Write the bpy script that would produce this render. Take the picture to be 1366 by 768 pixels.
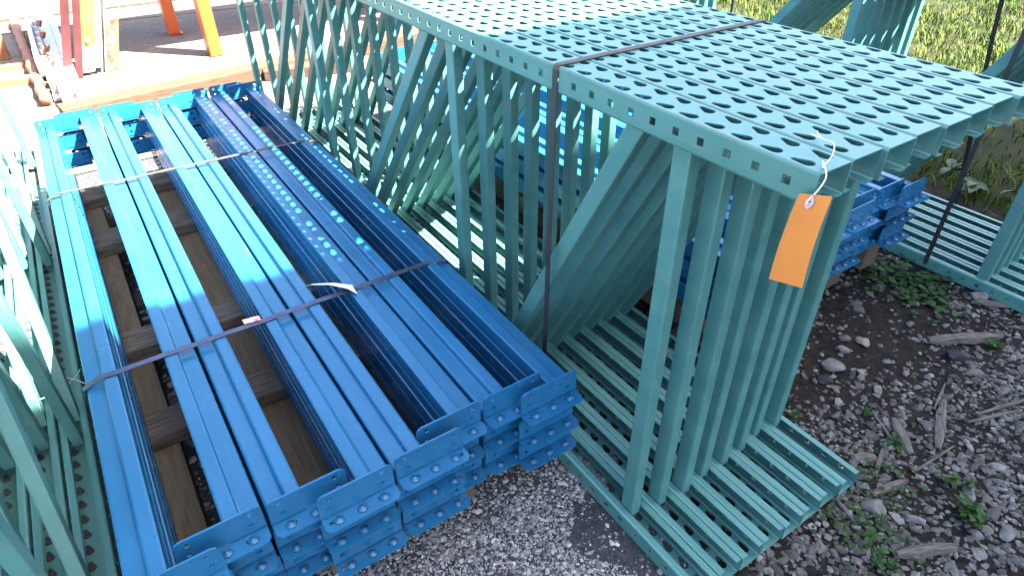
import bpy, bmesh, math, random
import numpy as np
from mathutils import Vector, Matrix, noise
from mathutils.geometry import tessellate_polygon

for o in list(bpy.data.objects): bpy.data.objects.remove(o, do_unlink=True)
random.seed(7); rng = np.random.default_rng(7)
scene = bpy.context.scene
COL = scene.collection

# ------------------------------------------------------------------ camera
CAM_POS = (0.4055, -0.743, 1.3984)
ROWS = ((0.55768686, 0.8300313, -0.00578051),       # camera right
        (0.48027871, -0.32835704, -0.81333512),     # camera down
        (-0.67699167, 0.45081005, -0.58176677))     # camera forward
cam = bpy.data.cameras.new('camera'); camo = bpy.data.objects.new('camera', cam); COL.objects.link(camo)
r, d, f = (Vector(v).normalized() for v in ROWS)
camo.matrix_world = Matrix(((r[0], -d[0], -f[0], CAM_POS[0]), (r[1], -d[1], -f[1], CAM_POS[1]), (r[2], -d[2], -f[2], CAM_POS[2]), (0, 0, 0, 1)))
cam.sensor_width = 36.0; cam.lens = 865.3 / 1366 * 36.0
cam.clip_start = 0.02; cam.clip_end = 2000
scene.camera = camo

# ------------------------------------------------------------------ light
SUN = Vector((0.56, 0.535, 1.0)).normalized()
w = bpy.data.worlds.new('World'); scene.world = w; w.use_nodes = True
nt = w.node_tree; bg = nt.nodes['Background']
sky = nt.nodes.new('ShaderNodeTexSky'); sky.sky_type = 'NISHITA'; sky.sun_disc = False
sky.sun_elevation = math.asin(SUN.z); sky.sun_rotation = math.atan2(SUN.x, SUN.y)
sky.air_density = 1.0; sky.dust_density = 2.6; sky.ozone_density = 0.8
nt.links.new(sky.outputs[0], bg.inputs[0]); bg.inputs[1].default_value = 0.065
sl = bpy.data.lights.new('sun', 'SUN'); sl.energy = 5.0; sl.angle = math.radians(0.45); sl.color = (1.0, 0.95, 0.86)
so = bpy.data.objects.new('sun', sl); COL.objects.link(so)
so.rotation_euler = SUN.to_track_quat('Z', 'Y').to_euler(); so.location = (6, 6, 12)
scene.view_settings.view_transform = 'Standard'; scene.view_settings.look = 'None'
scene.view_settings.gamma = 1.0; scene.view_settings.use_curve_mapping = False
scene.view_settings.exposure = 4.12

# ------------------------------------------------------------------ materials
ALB = 0.74      # overall scale on base colours, lowered so recesses catch less bounced light
def mat(name, c1, c2=None, rough=0.5, metal=0.0, scale=20, stretch=(1, 1, 1), bump=0.0, bscale=150, spec=0.5,
        wear=None, wear_amt=0.0, wscale=30, island=None, coord='Object', detail=4, rvar=0.0, bdist=0.002, chips=None, chip_amt=0.0, cscale=60, streak=None):
    dk = lambda c: tuple(v * ALB for v in c) if c else c
    c1, c2, wear, chips = dk(c1), dk(c2), dk(wear), dk(chips)
    if streak: streak = (dk(streak[0]), streak[1])
    m = bpy.data.materials.new(name); m.use_nodes = True
    N = m.node_tree.nodes; L = m.node_tree.links; p = N['Principled BSDF']
    p.inputs['Roughness'].default_value = rough; p.inputs['Metallic'].default_value = metal
    p.inputs['Specular IOR Level'].default_value = spec
    tc = N.new('ShaderNodeTexCoord'); mp = N.new('ShaderNodeMapping'); mp.inputs['Scale'].default_value = stretch
    oi = N.new('ShaderNodeObjectInfo'); ofs = N.new('ShaderNodeVectorMath'); ofs.operation = 'MULTIPLY_ADD'
    L.new(oi.outputs['Random'], ofs.inputs[0]); ofs.inputs[1].default_value = (37.0, 23.0, 11.0); L.new(tc.outputs[coord], ofs.inputs[2])
    L.new(ofs.outputs[0], mp.inputs[0])
    c2 = c2 or c1
    nz = N.new('ShaderNodeTexNoise'); nz.inputs['Scale'].default_value = scale; nz.inputs['Detail'].default_value = detail
    nz.inputs['Roughness'].default_value = 0.62
    L.new(mp.outputs[0], nz.inputs['Vector'])
    rp = N.new('ShaderNodeValToRGB'); rp.color_ramp.elements[0].position = 0.32; rp.color_ramp.elements[1].position = 0.68
    rp.color_ramp.elements[0].color = (*c1, 1); rp.color_ramp.elements[1].color = (*c2, 1)
    L.new(nz.outputs[0], rp.inputs[0]); out = rp.outputs[0]
    if island:
        g = N.new('ShaderNodeNewGeometry'); ri = N.new('ShaderNodeValToRGB')
        ri.color_ramp.elements[0].color = (*island[0], 1); ri.color_ramp.elements[1].color = (*island[-1], 1)
        for k, c in enumerate(island[1:-1]):
            e = ri.color_ramp.elements.new((k + 1) / (len(island) - 1)); e.color = (*c, 1)
        L.new(g.outputs['Random Per Island'], ri.inputs[0])
        mx = N.new('ShaderNodeMix'); mx.data_type = 'RGBA'; mx.blend_type = 'MULTIPLY'; mx.inputs[0].default_value = 1.0
        L.new(ri.outputs[0], mx.inputs[6]); L.new(out, mx.inputs[7]); out = mx.outputs[2]
    if wear:
        wn = N.new('ShaderNodeTexNoise'); wn.inputs['Scale'].default_value = wscale; wn.inputs['Detail'].default_value = 7
        wn.inputs['Roughness'].default_value = 0.7; L.new(mp.outputs[0], wn.inputs['Vector'])
        wr = N.new('ShaderNodeValToRGB'); wr.color_ramp.elements[0].position = 0.70 - wear_amt; wr.color_ramp.elements[1].position = 0.76 - wear_amt * 0.6
        L.new(wn.outputs[0], wr.inputs[0])
        mx = N.new('ShaderNodeMix'); mx.data_type = 'RGBA'; L.new(wr.outputs[0], mx.inputs[0])
        L.new(out, mx.inputs[6]); mx.inputs[7].default_value = (*wear, 1); out = mx.outputs[2]
    if streak:                                                       # long rubbed scratches
        sm = N.new('ShaderNodeMapping'); sm.inputs['Scale'].default_value = streak[1]; sm.inputs['Rotation'].default_value = (0.15, 0.1, 0.12); L.new(ofs.outputs[0], sm.inputs[0])
        sn = N.new('ShaderNodeTexNoise'); sn.inputs['Scale'].default_value = 22; sn.inputs['Detail'].default_value = 5; L.new(sm.outputs[0], sn.inputs['Vector'])
        sr = N.new('ShaderNodeValToRGB'); sr.color_ramp.elements[0].position = 0.64; sr.color_ramp.elements[1].position = 0.76; sr.color_ramp.elements[1].color = (0.7, 0.7, 0.7, 1)
        L.new(sn.outputs[0], sr.inputs[0]); mx = N.new('ShaderNodeMix'); mx.data_type = 'RGBA'; L.new(sr.outputs[0], mx.inputs[0]); L.new(out, mx.inputs[6]); mx.inputs[7].default_value = (*streak[0], 1); out = mx.outputs[2]
    if chips:                                                        # paint chips with bare, rusty steel
        cn = N.new('ShaderNodeTexNoise'); cn.inputs['Scale'].default_value = cscale; cn.inputs['Detail'].default_value = 8; cn.inputs['Roughness'].default_value = 0.75; L.new(ofs.outputs[0], cn.inputs['Vector'])
        cr = N.new('ShaderNodeValToRGB'); cr.color_ramp.elements[0].position = 0.70 - chip_amt; cr.color_ramp.elements[1].position = 0.715 - chip_amt
        L.new(cn.outputs[0], cr.inputs[0]); mx = N.new('ShaderNodeMix'); mx.data_type = 'RGBA'; L.new(cr.outputs[0], mx.inputs[0]); L.new(out, mx.inputs[6]); mx.inputs[7].default_value = (*chips, 1); out = mx.outputs[2]
    L.new(out, p.inputs['Base Color'])
    if rvar:
        mr = N.new('ShaderNodeMapRange'); mr.inputs[3].default_value = rough - rvar; mr.inputs[4].default_value = rough + rvar
        L.new(nz.outputs[0], mr.inputs[0]); L.new(mr.outputs[0], p.inputs['Roughness'])
    if bump:
        bn = N.new('ShaderNodeTexNoise'); bn.inputs['Scale'].default_value = bscale; bn.inputs['Detail'].default_value = 6
        L.new(mp.outputs[0], bn.inputs['Vector'])
        b = N.new('ShaderNodeBump'); b.inputs['Strength'].default_value = bump; b.inputs['Distance'].default_value = bdist
        L.new(bn.outputs[0], b.inputs['Height']); L.new(b.outputs[0], p.inputs['Normal'])
    return m

M = {}
M['teal'] = mat('teal_paint', (0.058, 0.185, 0.170), (0.084, 0.230, 0.212), 0.40, scale=9, stretch=(0.5, 2, 2), bump=0.04, bscale=40, wear=(0.17, 0.19, 0.22), wear_amt=0.10, wscale=12, rvar=0.12, chips=(0.075, 0.050, 0.035), chip_amt=0.015, cscale=26, streak=((0.15, 0.21, 0.20), (0.25, 2.2, 2.2)))
M['blue'] = mat('blue_paint', (0.010, 0.108, 0.235), (0.016, 0.130, 0.275), 0.26, scale=6, stretch=(0.7, 1.5, 1.5), bump=0.03, bscale=25, wear=(0.075, 0.085, 0.10), wear_amt=0.06, wscale=26, rvar=0.12, chips=(0.045, 0.035, 0.030), chip_amt=0.022, cscale=30, streak=((0.06, 0.17, 0.27), (0.2, 3.0, 3.0)))
M['rivet'] = mat('rivet_paint', (0.010, 0.09, 0.20), (0.02, 0.12, 0.24), 0.28, scale=200)
M['wood'] = mat('weathered_wood', (0.045, 0.038, 0.032), (0.15, 0.128, 0.108), 0.85, scale=9, stretch=(14, 1.2, 14), bump=0.5, bscale=30, detail=8)
M['wood_x'] = mat('pallet_wood', (0.085, 0.066, 0.044), (0.15, 0.118, 0.08), 0.8, scale=8, stretch=(1.2, 16, 16), bump=0.3, bscale=30, wear=(0.07, 0.055, 0.04), wear_amt=0.09, wscale=9)
M['timber'] = mat('orange_timber', (0.055, 0.034, 0.022), (0.10, 0.063, 0.042), 0.8, scale=9, stretch=(14, 1.2, 14), bump=0.4, bscale=30)
M['stick'] = mat('stick_wood', (0.06, 0.052, 0.046), (0.17, 0.15, 0.135), 0.9, scale=25, stretch=(1, 8, 8), bump=0.5, bscale=60)
M['strap_dark'] = mat('black_strap', (0.008, 0.008, 0.010), (0.02, 0.02, 0.024), 0.6, metal=0.0, scale=60)
M['strap_rust'] = mat('rusty_strap', (0.030, 0.022, 0.019), (0.085, 0.045, 0.028), 0.65, metal=0.0, scale=40)
M['strap_blue'] = mat('blued_strap', (0.06, 0.065, 0.12), (0.11, 0.11, 0.16), 0.3, metal=0.6, scale=40)
M['strap_grey'] = mat('grey_strap', (0.028, 0.025, 0.022), (0.055, 0.05, 0.044), 0.6, metal=0.0, scale=40)
M['tag'] = mat('orange_card', (0.66, 0.20, 0.022), (0.72, 0.235, 0.032), 0.8, scale=14, bump=0.15, bscale=60, wear=(0.45, 0.16, 0.03), wear_amt=0.08, wscale=40)
M['tagedge'] = mat('card_edge', (0.8, 0.55, 0.3), rough=0.9)
M['eyelet'] = mat('pink_eyelet', (0.58, 0.40, 0.42), rough=0.7)
M['white'] = mat('white_string', (0.75, 0.75, 0.72), rough=0.7)
M['dark'] = mat('dark_hole', (0.01, 0.012, 0.02), rough=0.6)
M['label'] = mat('red_white_print', (0.65, 0.62, 0.60), (0.55, 0.06, 0.05), 0.6, scale=60)
M['film'] = mat('white_film', (0.72, 0.73, 0.74), (0.8, 0.8, 0.8), 0.35, scale=30)
M['galv'] = mat('galvanised_steel', (0.42, 0.42, 0.42), (0.60, 0.60, 0.58), 0.5, metal=0.1, scale=30, wear=(0.20, 0.12, 0.08), wear_amt=0.05, wscale=14)
M['rust'] = mat('rusty_paint', (0.060, 0.016, 0.005), (0.26, 0.17, 0.11), 0.75, scale=14, bump=0.3, bscale=60, wear=(0.10, 0.03, 0.010), wear_amt=0.17, wscale=11)
M['rust_or'] = mat('rusted_orange_steel', (0.24, 0.075, 0.028), (0.34, 0.13, 0.055), 0.7, scale=12, bump=0.3, bscale=60, wear=(0.22, 0.09, 0.04), wear_amt=0.1, wscale=14)
M['orange'] = mat('orange_paint', (0.50, 0.075, 0.012), (0.54, 0.10, 0.02), 0.4, scale=8, wear=(0.25, 0.12, 0.06), wear_amt=0.04)
M['maroon'] = mat('maroon_paint', (0.060, 0.015, 0.017), (0.085, 0.022, 0.024), 0.4, scale=12, wear=(0.12, 0.06, 0.04), wear_amt=0.05)
M['yellow'] = mat('yellow_paint', (0.52, 0.31, 0.03), (0.58, 0.37, 0.05), 0.45, scale=14, wear=(0.20, 0.10, 0.05), wear_amt=0.08)
M['concrete'] = mat('concrete', (0.13, 0.102, 0.08), (0.22, 0.18, 0.145), 0.9, scale=60, bump=0.5, bscale=90, wear=(0.25, 0.21, 0.17), wear_amt=0.1, wscale=5, bdist=0.004)
M['bounce_concrete'] = mat('bounce_concrete', (0.44, 0.42, 0.39), (0.54, 0.52, 0.48), 0.9, scale=4, bump=0.3, bscale=90, bdist=0.003)  # pale tone chosen for bounced light, used only out of view
M['tarmac'] = mat('tarmac', (0.025, 0.026, 0.031), (0.075, 0.075, 0.08), 0.85, scale=160, bump=0.8, bscale=220, bdist=0.004)
M['soil'] = mat('dark_soil', (0.006, 0.0055, 0.005), (0.028, 0.023, 0.019), 0.95, scale=30, bump=0.9, bscale=120, detail=8, bdist=0.006)
M['turf'] = mat('turf_soil', (0.008, 0.013, 0.002), (0.030, 0.030, 0.008), 0.95, scale=6, bump=0.6, bscale=60)
stone_cols = [(0.045, 0.042, 0.040), (0.125, 0.119, 0.113), (0.19, 0.18, 0.17), (0.085, 0.074, 0.065), (0.15, 0.14, 0.13), (0.30, 0.285, 0.27)]
M['stones'] = mat('gravel_stones', (0.55, 0.55, 0.55), (1, 1, 1), 0.8, scale=90, bump=0.3, bscale=300, island=stone_cols)
chip_cols = [(0.09, 0.088, 0.088), (0.30, 0.29, 0.285), (0.20, 0.195, 0.19), (0.55, 0.53, 0.51), (0.40, 0.39, 0.38), (0.14, 0.135, 0.135), (0.70, 0.68, 0.65)]
M['chips'] = mat('stone_chips', (0.6, 0.6, 0.6), (1, 1, 1), 0.7, scale=200, island=chip_cols)
M['stone'] = mat('grey_stone', (0.10, 0.096, 0.092), (0.20, 0.19, 0.183), 0.85, scale=35, bump=0.6, bscale=110)
M['stone_pale'] = mat('pale_stone', (0.17, 0.145, 0.115), (0.27, 0.235, 0.195), 0.85, scale=35, bump=0.5, bscale=110)
M['stone_dark'] = mat('dark_stone', (0.018, 0.019, 0.023), (0.05, 0.051, 0.056), 0.85, scale=60, bump=0.9, bscale=140)
M['leaf'] = mat('weed_leaf', (0.015, 0.050, 0.010), (0.032, 0.080, 0.018), 0.55, scale=40, island=[(0.7, 0.7, 0.7), (1, 1, 1)])
M['leafgrey'] = mat('grey_leaf', (0.045, 0.075, 0.042), (0.075, 0.11, 0.065), 0.6, scale=40)
M['grass'] = mat('grass_blades', (0.6, 0.6, 0.6), (1, 1, 1), 0.6, scale=3, island=[(0.014, 0.042, 0.001), (0.042, 0.100, 0.003), (0.092, 0.155, 0.006), (0.14, 0.155, 0.022)])
M['cladding'] = mat('grey_cladding', (0.20, 0.20, 0.20), (0.25, 0.25, 0.25), 0.6, scale=4)
M['roofing'] = mat('grey_roofing', (0.22, 0.23, 0.24), (0.27, 0.28, 0.29), 0.6, scale=5)
M['teal'].node_tree.nodes['Principled BSDF'].inputs['Specular IOR Level'].default_value = 0.35
for k in ('soil', 'tarmac', 'wood', 'wood_x', 'stick', 'stones', 'chips', 'stone', 'stone_pale', 'stone_dark', 'concrete', 'turf', 'grass', 'leaf', 'leafgrey', 'timber'):
    M[k].node_tree.nodes['Principled BSDF'].inputs['Specular IOR Level'].default_value = 0.12     # dusty, matt surfaces

# ------------------------------------------------------------------ helpers
def link_mesh(name, me, m, parent=None):
    o = bpy.data.objects.new(name, me); COL.objects.link(o)
    if m and not me.materials: me.materials.append(m)
    if parent: o.parent = parent
    return o
def mesh_pd(name, v, f):
    me = bpy.data.meshes.new(name); me.from_pydata([tuple(x) for x in v], [], f); me.update(); return me
def tag(o, label, cat, group=None, kind=None):
    if label: o['label'] = label
    if cat: o['category'] = cat
    if group: o['group'] = group
    if kind or label: o['kind'] = kind or 'thing'
    return o
def empty(name, loc=(0, 0, 0), rot=(0, 0, 0)):
    o = bpy.data.objects.new(name, None); o.empty_display_size = 0.05; COL.objects.link(o); o.location = loc; o.rotation_euler = rot; return o
def bm_mesh(bm, name, smooth=False):
    me = bpy.data.meshes.new(name); bmesh.ops.recalc_face_normals(bm, faces=bm.faces); bm.to_mesh(me); bm.free()
    if smooth: me.polygons.foreach_set('use_smooth', [True] * len(me.polygons))
    return me
def bm_box(bm, lo, hi, bev=0.0, mtx=None):
    lo, hi = Vector(lo), Vector(hi); c = (lo + hi) / 2; s = hi - lo
    g = bmesh.ops.create_cube(bm, size=1.0, matrix=Matrix.Translation(c) @ Matrix.Diagonal((*s, 1)))
    vs = g['verts']
    if bev:
        es = list({e for v in vs for e in v.link_edges})
        b = bmesh.ops.bevel(bm, geom=es, offset=bev, segments=2, affect='EDGES', profile=0.6)
        vs = list({v for f in b['faces'] for v in f.verts} | {v for v in vs if v.is_valid})
    if mtx: bmesh.ops.transform(bm, matrix=mtx, verts=vs)
    return vs
def box_mesh(name, lo, hi, bev=0.0):
    bm = bmesh.new(); bm_box(bm, lo, hi, bev); return bm_mesh(bm, name)
def box(name, lo, hi, m, parent=None, bev=0.0):
    return link_mesh(name, box_mesh(name, lo, hi, bev), m, parent)
def extrude_x(prof, x0, x1, name):
    """closed profile in (y,z) swept along x, capped"""
    n = len(prof); v = [(x0, y, z) for y, z in prof] + [(x1, y, z) for y, z in prof]
    f = [(i, (i + 1) % n, n + (i + 1) % n, n + i) for i in range(n)]
    for off, rev in ((0, True), (n, False)):
        for t in tessellate_polygon([[Vector((y, z, 0)) for y, z in prof]]):
            f.append(tuple(off + i for i in (t[::-1] if rev else t)))
    bm = bmesh.new(); me = mesh_pd(name, v, f); bm.from_mesh(me); bpy.data.meshes.remove(me)
    return bm_mesh(bm, name)
def plate(outer, holes, t, fn, V, F, rim=True):
    """solid plate with holes: outline in (u,v), thickness t along w; fn(u,v,w)->xyz; appended to V, F"""
    polys = [outer] + holes; base = len(V); flat = [p for q in polys for p in q]; n = len(flat)
    for wv in (0, t):
        for u, v in flat: V.append(fn(u, v, wv))
    for tri in tessellate_polygon([[Vector((u, v, 0)) for u, v in q] for q in polys]):
        F.append((base + tri[0], base + tri[1], base + tri[2])); F.append((base + n + tri[2], base + n + tri[1], base + n + tri[0]))
    k = 0
    for qi, q in enumerate(polys):
        m_ = len(q)
        if qi or rim:
            for i in range(m_):
                a = base + k + i; b = base + k + (i + 1) % m_
                F.append((a, b, b + n, a + n))
        k += m_
def circ(cx, cy, rr, n=10, ph=0.0): return [(cx + rr * math.cos(ph + 2 * math.pi * i / n), cy + rr * math.sin(ph + 2 * math.pi * i / n)) for i in range(n)]
def ribbon(name, pts, wdir, width, thick, m, parent=None):
    """flat strap along pts, width along wdir"""
    P = [Vector(p) for p in pts]; W = [Vector(wdir).normalized() if not isinstance(wdir, list) else Vector(wdir[i]).normalized() for i in range(len(P))]
    V = []; F = []
    for i, p in enumerate(P):
        t = (P[min(i + 1, len(P) - 1)] - P[max(i - 1, 0)]).normalized(); nn = W[i].cross(t).normalized()
        for a, b in ((-1, -1), (1, -1), (1, 1), (-1, 1)): V.append(p + W[i] * a * width / 2 + nn * b * thick / 2)
    for i in range(len(P) - 1):
        for k in range(4):
            F.append((i * 4 + k, i * 4 + (k + 1) % 4, i * 4 + 4 + (k + 1) % 4, i * 4 + 4 + k))
    F.append((3, 2, 1, 0)); e = (len(P) - 1) * 4; F.append((e, e + 1, e + 2, e + 3))
    return link_mesh(name, mesh_pd(name, V, F), m, parent)
def tube(name, pts, rad, m, parent=None, n=8):
    P = [Vector(p) for p in pts]; V = []; F = []; up = Vector((0.3, 0.2, 0.93))
    for i, p in enumerate(P):
        t = (P[min(i + 1, len(P) - 1)] - P[max(i - 1, 0)]).normalized(); a = t.cross(up).normalized(); b = t.cross(a)
        for k in range(n): V.append(p + rad * (math.cos(2 * math.pi * k / n) * a + math.sin(2 * math.pi * k / n) * b))
    for i in range(len(P) - 1):
        for k in range(n): F.append((i * n + k, i * n + (k + 1) % n, i * n + n + (k + 1) % n, i * n + n + k))
    F.append(tuple(range(n))[::-1]); F.append(tuple(range((len(P) - 1) * n, len(P) * n)))
    return link_mesh(name, mesh_pd(name, V, F), m, parent)
ORD = ['first', 'second', 'third', 'fourth', 'fifth', 'sixth', 'seventh', 'eighth', 'ninth']

# ------------------------------------------------------------------ ground
def sheet(name, poly, z, m):
    v = [(x, y, z) for x, y in poly]; me = mesh_pd(name, v, [tuple(range(len(v)))])
    return tag(link_mesh(name, me, m), None, None, kind='structure')
def ragged(pts, amp=0.03, step=0.12):
    out = []
    for i, a in enumerate(pts):
        a = Vector(a); b = Vector(pts[(i + 1) % len(pts)]); n = max(1, min(60, int((b - a).length / step)))
        for k in range(n):
            q = a.lerp(b, k / n); j = noise.noise_vector((q.x * 4, q.y * 4, 1.7)) * amp
            out.append((q.x + j.x, q.y + j.y))
    return out
sheet('ground', [(-400, -400), (400, -400), (400, 400), (-400, 400)], -0.030, M['soil'])
sheet('tarmac_yard', ragged([(-30, -30), (8, -30), (8, -1.5), (1.2, -0.35), (0.1, 0.06), (-0.6, 0.1), (-1.0, 0.7), (-2.5, 1.0), (-3.4, 1.6), (-30, 6)]), 0.0, M['tarmac'])
sheet('concrete_slab', [(-30, -14), (-3.15, -14), (-3.2, -2), (-3.3, 2.2), (-30, 2.6)], 0.006, M['concrete'])
sheet('bounce_yard', ragged([(-3.6, -30), (1.6, -30), (1.5, -4.6), (0.3, -1.80), (-3.1, -1.80)]), 0.004, M['bounce_concrete'])  # unseen pale ground added to bounce sunlight onto the post fronts
sheet('concrete_apron', [(-30, -14), (-6.75, -14), (-6.55, -0.5), (-6.3, 1.6), (-30, 1.9)], 0.010, M['concrete'])
box('kerb', (-30, -14, 0.012), (-7.05, 1.2, 0.11), M['concrete'], bev=0.02)['kind'] = 'structure'
# soil bed with relief
def grid_sheet(name, x0, x1, y0, y1, nx, ny, hf, m):
    xs = np.linspace(x0, x1, nx); ys = np.linspace(y0, y1, ny)
    V = [(x, y, hf(x, y)) for y in ys for x in xs]
    F = [(j * nx + i, j * nx + i + 1, (j + 1) * nx + i + 1, (j + 1) * nx + i) for j in range(ny - 1) for i in range(nx - 1)]
    me = mesh_pd(name, V, F); me.polygons.foreach_set('use_smooth', [True] * len(F))
    return tag(link_mesh(name, me, m), None, None, kind='structure')
def soil_h(x, y):
    h = noise.noise((x * 3, y * 3, 0.3)) * 0.010 + noise.noise((x * 11, y * 11, 4.3)) * 0.006
    edge = min(1, max(0, (y - 0.62) / 0.2)) if x < 0.02 else 1
    return -0.006 + h * max(0.15, edge) - (0.02 if y < 0.05 and x < 0.1 else 0)
grid_sheet('soil_bed', -4.2, 2.2, -0.1, 3.2, 180, 120, soil_h, M['soil'])
def turf_h(x, y):
    e = min(1, max(0, (y - 2.2) / 0.35)); return -0.03 + e * 0.035 + noise.noise((x * 1.3, y * 1.3, 9)) * 0.02 * e
grid_sheet('turf', -9, 6, 2.2, 14, 90, 70, turf_h, M['turf'])

ICO_V, ICO_F = [], []
_b = bmesh.new(); bmesh.ops.create_icosphere(_b, subdivisions=1, radius=1.0); _b.verts.ensure_lookup_table()
ICO_V = np.array([v.co[:] for v in _b.verts]); ICO_F = np.array([[v.index for v in f.verts] for f in _b.faces]); _b.free()
def scatter(name, m, pts, radii, flat=0.5, jitter=0.36):
    """many pebbles joined into one piece of stuff"""
    n = len(pts); base = np.repeat(ICO_V[None], n, 0)
    base = base * (1 + rng.uniform(-jitter, jitter, (n, len(ICO_V), 1)))
    sc = np.stack([rng.uniform(0.75, 1.35, n), rng.uniform(0.6, 1.0, n), rng.uniform(flat * 0.6, flat * 1.3, n)], 1)
    base = base * sc[:, None] * radii[:, None, None]
    a = rng.uniform(0, 2 * np.pi, n); tl = rng.normal(0, 0.3, n)
    y, z = base[..., 1].copy(), base[..., 2].copy(); ct, st = np.cos(tl)[:, None], np.sin(tl)[:, None]
    base[..., 1] = y * ct - z * st; base[..., 2] = y * st + z * ct
    x, y = base[..., 0].copy(), base[..., 1].copy(); ca, sa = np.cos(a)[:, None], np.sin(a)[:, None]
    base[..., 0] = x * ca - y * sa; base[..., 1] = x * sa + y * ca
    V = (base + pts[:, None]).reshape(-1, 3); F = (ICO_F[None] + (np.arange(n) * len(ICO_V))[:, None, None]).reshape(-1, 3)
    me = bpy.data.meshes.new(name); me.vertices.add(len(V)); me.vertices.foreach_set('co', V.ravel())
    me.loops.add(F.size); me.loops.foreach_set('vertex_index', F.ravel().astype(np.int32))
    me.polygons.add(len(F)); me.polygons.foreach_set('loop_start', np.arange(0, F.size, 3, dtype=np.int32)); me.polygons.foreach_set('loop_total', np.full(len(F), 3, dtype=np.int32))
    me.update(calc_edges=True); me.validate(); me.polygons.foreach_set('use_smooth', [False] * len(F))
    return link_mesh(name, me, m)
def rand_pts(n, x0, x1, y0, y1, keep, hf):
    out = []
    while len(out) < n:
        x = random.uniform(x0, x1); y = random.uniform(y0, y1)
        if random.random() < keep(x, y): out.append((x, y, hf(x, y)))
    return np.array(out)
def keep_soil(x, y):
    if -3.2 < x < 0.0 and -0.02 < y < 0.6: return 0.12
    dark = math.exp(-(((x + 0.35) / 0.35) ** 2 + ((y - 1.25) / 0.3) ** 2))
    k = 0.25 + 0.75 * min(1, max(0, (x + 0.35) / 0.5)); k *= 1 - 0.85 * dark
    k *= 0.45 + 0.9 * max(0, min(1, 0.5 + noise.noise((x * 5, y * 5, 2.2))))
    return k
pts = rand_pts(22000, -0.85, 1.1, 0.02, 2.3, keep_soil, soil_h)
rad = np.clip(rng.lognormal(math.log(0.0070), 0.40, len(pts)), 0.0025, 0.020); pts[:, 2] += rad * 0.15
tag(scatter('gravel', M['stones'], pts, rad), 'loose pale grey gravel lying over the dark soil', 'gravel', kind='stuff')
pts = rand_pts(3500, -3.3, -0.4, 0.0, 1.9, lambda x, y: 0.6, soil_h); rad = np.clip(rng.lognormal(math.log(0.009), 0.4, len(pts)), 0.003, 0.022)
tag(scatter('gravel', M['stones'], pts, rad), 'coarse gravel under the teal bundle and the far pallet', 'gravel', kind='stuff')
def keep_chip(x, y):
    dark = 1 if (y > -0.07 - 0.10 * noise.noise((x * 6, 3, 1)) and x > -0.36) else 0
    return (1 - 0.9 * dark) * (0.45 + 0.8 * max(0, min(1, 0.55 + noise.noise((x * 7, y * 7, 5)))))
pts = rand_pts(44000, -0.75, 0.25, -0.95, 0.06, keep_chip, lambda x, y: 0.0)
rad = np.clip(rng.lognormal(math.log(0.0027), 0.42, len(pts)), 0.0018, 0.012); pts[:, 2] += rad * 0.2
tag(scatter('stone_chips', M['chips'], pts, rad, 0.5, 0.35), 'pale stone chips bedded in the tarmac before the blue beams', 'chippings', kind='stuff')
pts = rand_pts(6500, -3.1, -0.6, -1.0, 0.1, lambda x, y: 1, lambda x, y: 0.0)
rad = np.clip(rng.lognormal(math.log(0.0065), 0.4, len(pts)), 0.003, 0.016)
tag(scatter('stone_chips', M['chips'], pts, rad, 0.5, 0.35), 'dark chippings under the near pallet', 'chippings', kind='stuff')

# grass
def blades(name, pts, hts, wid, m, label, cat='grass'):
    n = len(pts); a = rng.uniform(0, 2 * np.pi, n); ln = rng.uniform(0.15, 0.9, n)
    dx, dy = np.cos(a), np.sin(a); V = np.zeros((n, 5, 3)); h = hts
    for k, (t, wv) in enumerate(((0, 1), (0, -1), (0.55, 0.8), (0.55, -0.8), (1, 0))):
        off = ln * h * t * t
        V[:, k, 0] = pts[:, 0] + dx * off - dy * wv * wid / 2; V[:, k, 1] = pts[:, 1] + dy * off + dx * wv * wid / 2
        V[:, k, 2] = pts[:, 2] + h * t * (1 - 0.3 * ln * t)
    F = []; b = np.arange(n)[:, None] * 5
    F = np.concatenate([b + np.array([[0, 1, 3]]), b + np.array([[0, 3, 2]]), b + np.array([[2, 3, 4]])])
    V = V.reshape(-1, 3); me = bpy.data.meshes.new(name); me.vertices.add(len(V)); me.vertices.foreach_set('co', V.ravel())
    me.loops.add(F.size); me.loops.foreach_set('vertex_index', F.ravel().astype(np.int32))
    me.polygons.add(len(F)); me.polygons.foreach_set('loop_start', np.arange(0, F.size, 3, dtype=np.int32)); me.polygons.foreach_set('loop_total', np.full(len(F), 3, dtype=np.int32))
    me.update(calc_edges=True); me.validate()
    return tag(link_mesh(name, me, m), label, cat, kind='stuff')
def keep_grass(x, y):
    k = min(1, max(0, (y - 2.25) / 0.25)); bare = noise.noise((x * 1.7, y * 1.7, 3.1))
    return k * (1 if bare < 0.22 else 0.25)
pts = rand_pts(60000, -7.5, 1.5, 2.25, 8.5, keep_grass, turf_h)
hts = np.array([0.03 + 0.07 * max(0.0, min(1.0, 0.5 + 1.3 * noise.noise((p_[0] * 4, p_[1] * 4, 7)))) for p_ in pts]) * rng.uniform(0.6, 1.2, len(pts))
tag(blades('grass', pts, hts, 0.007, M['grass'], 'short yellow green grass beyond the stacks'), None, None)

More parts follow.
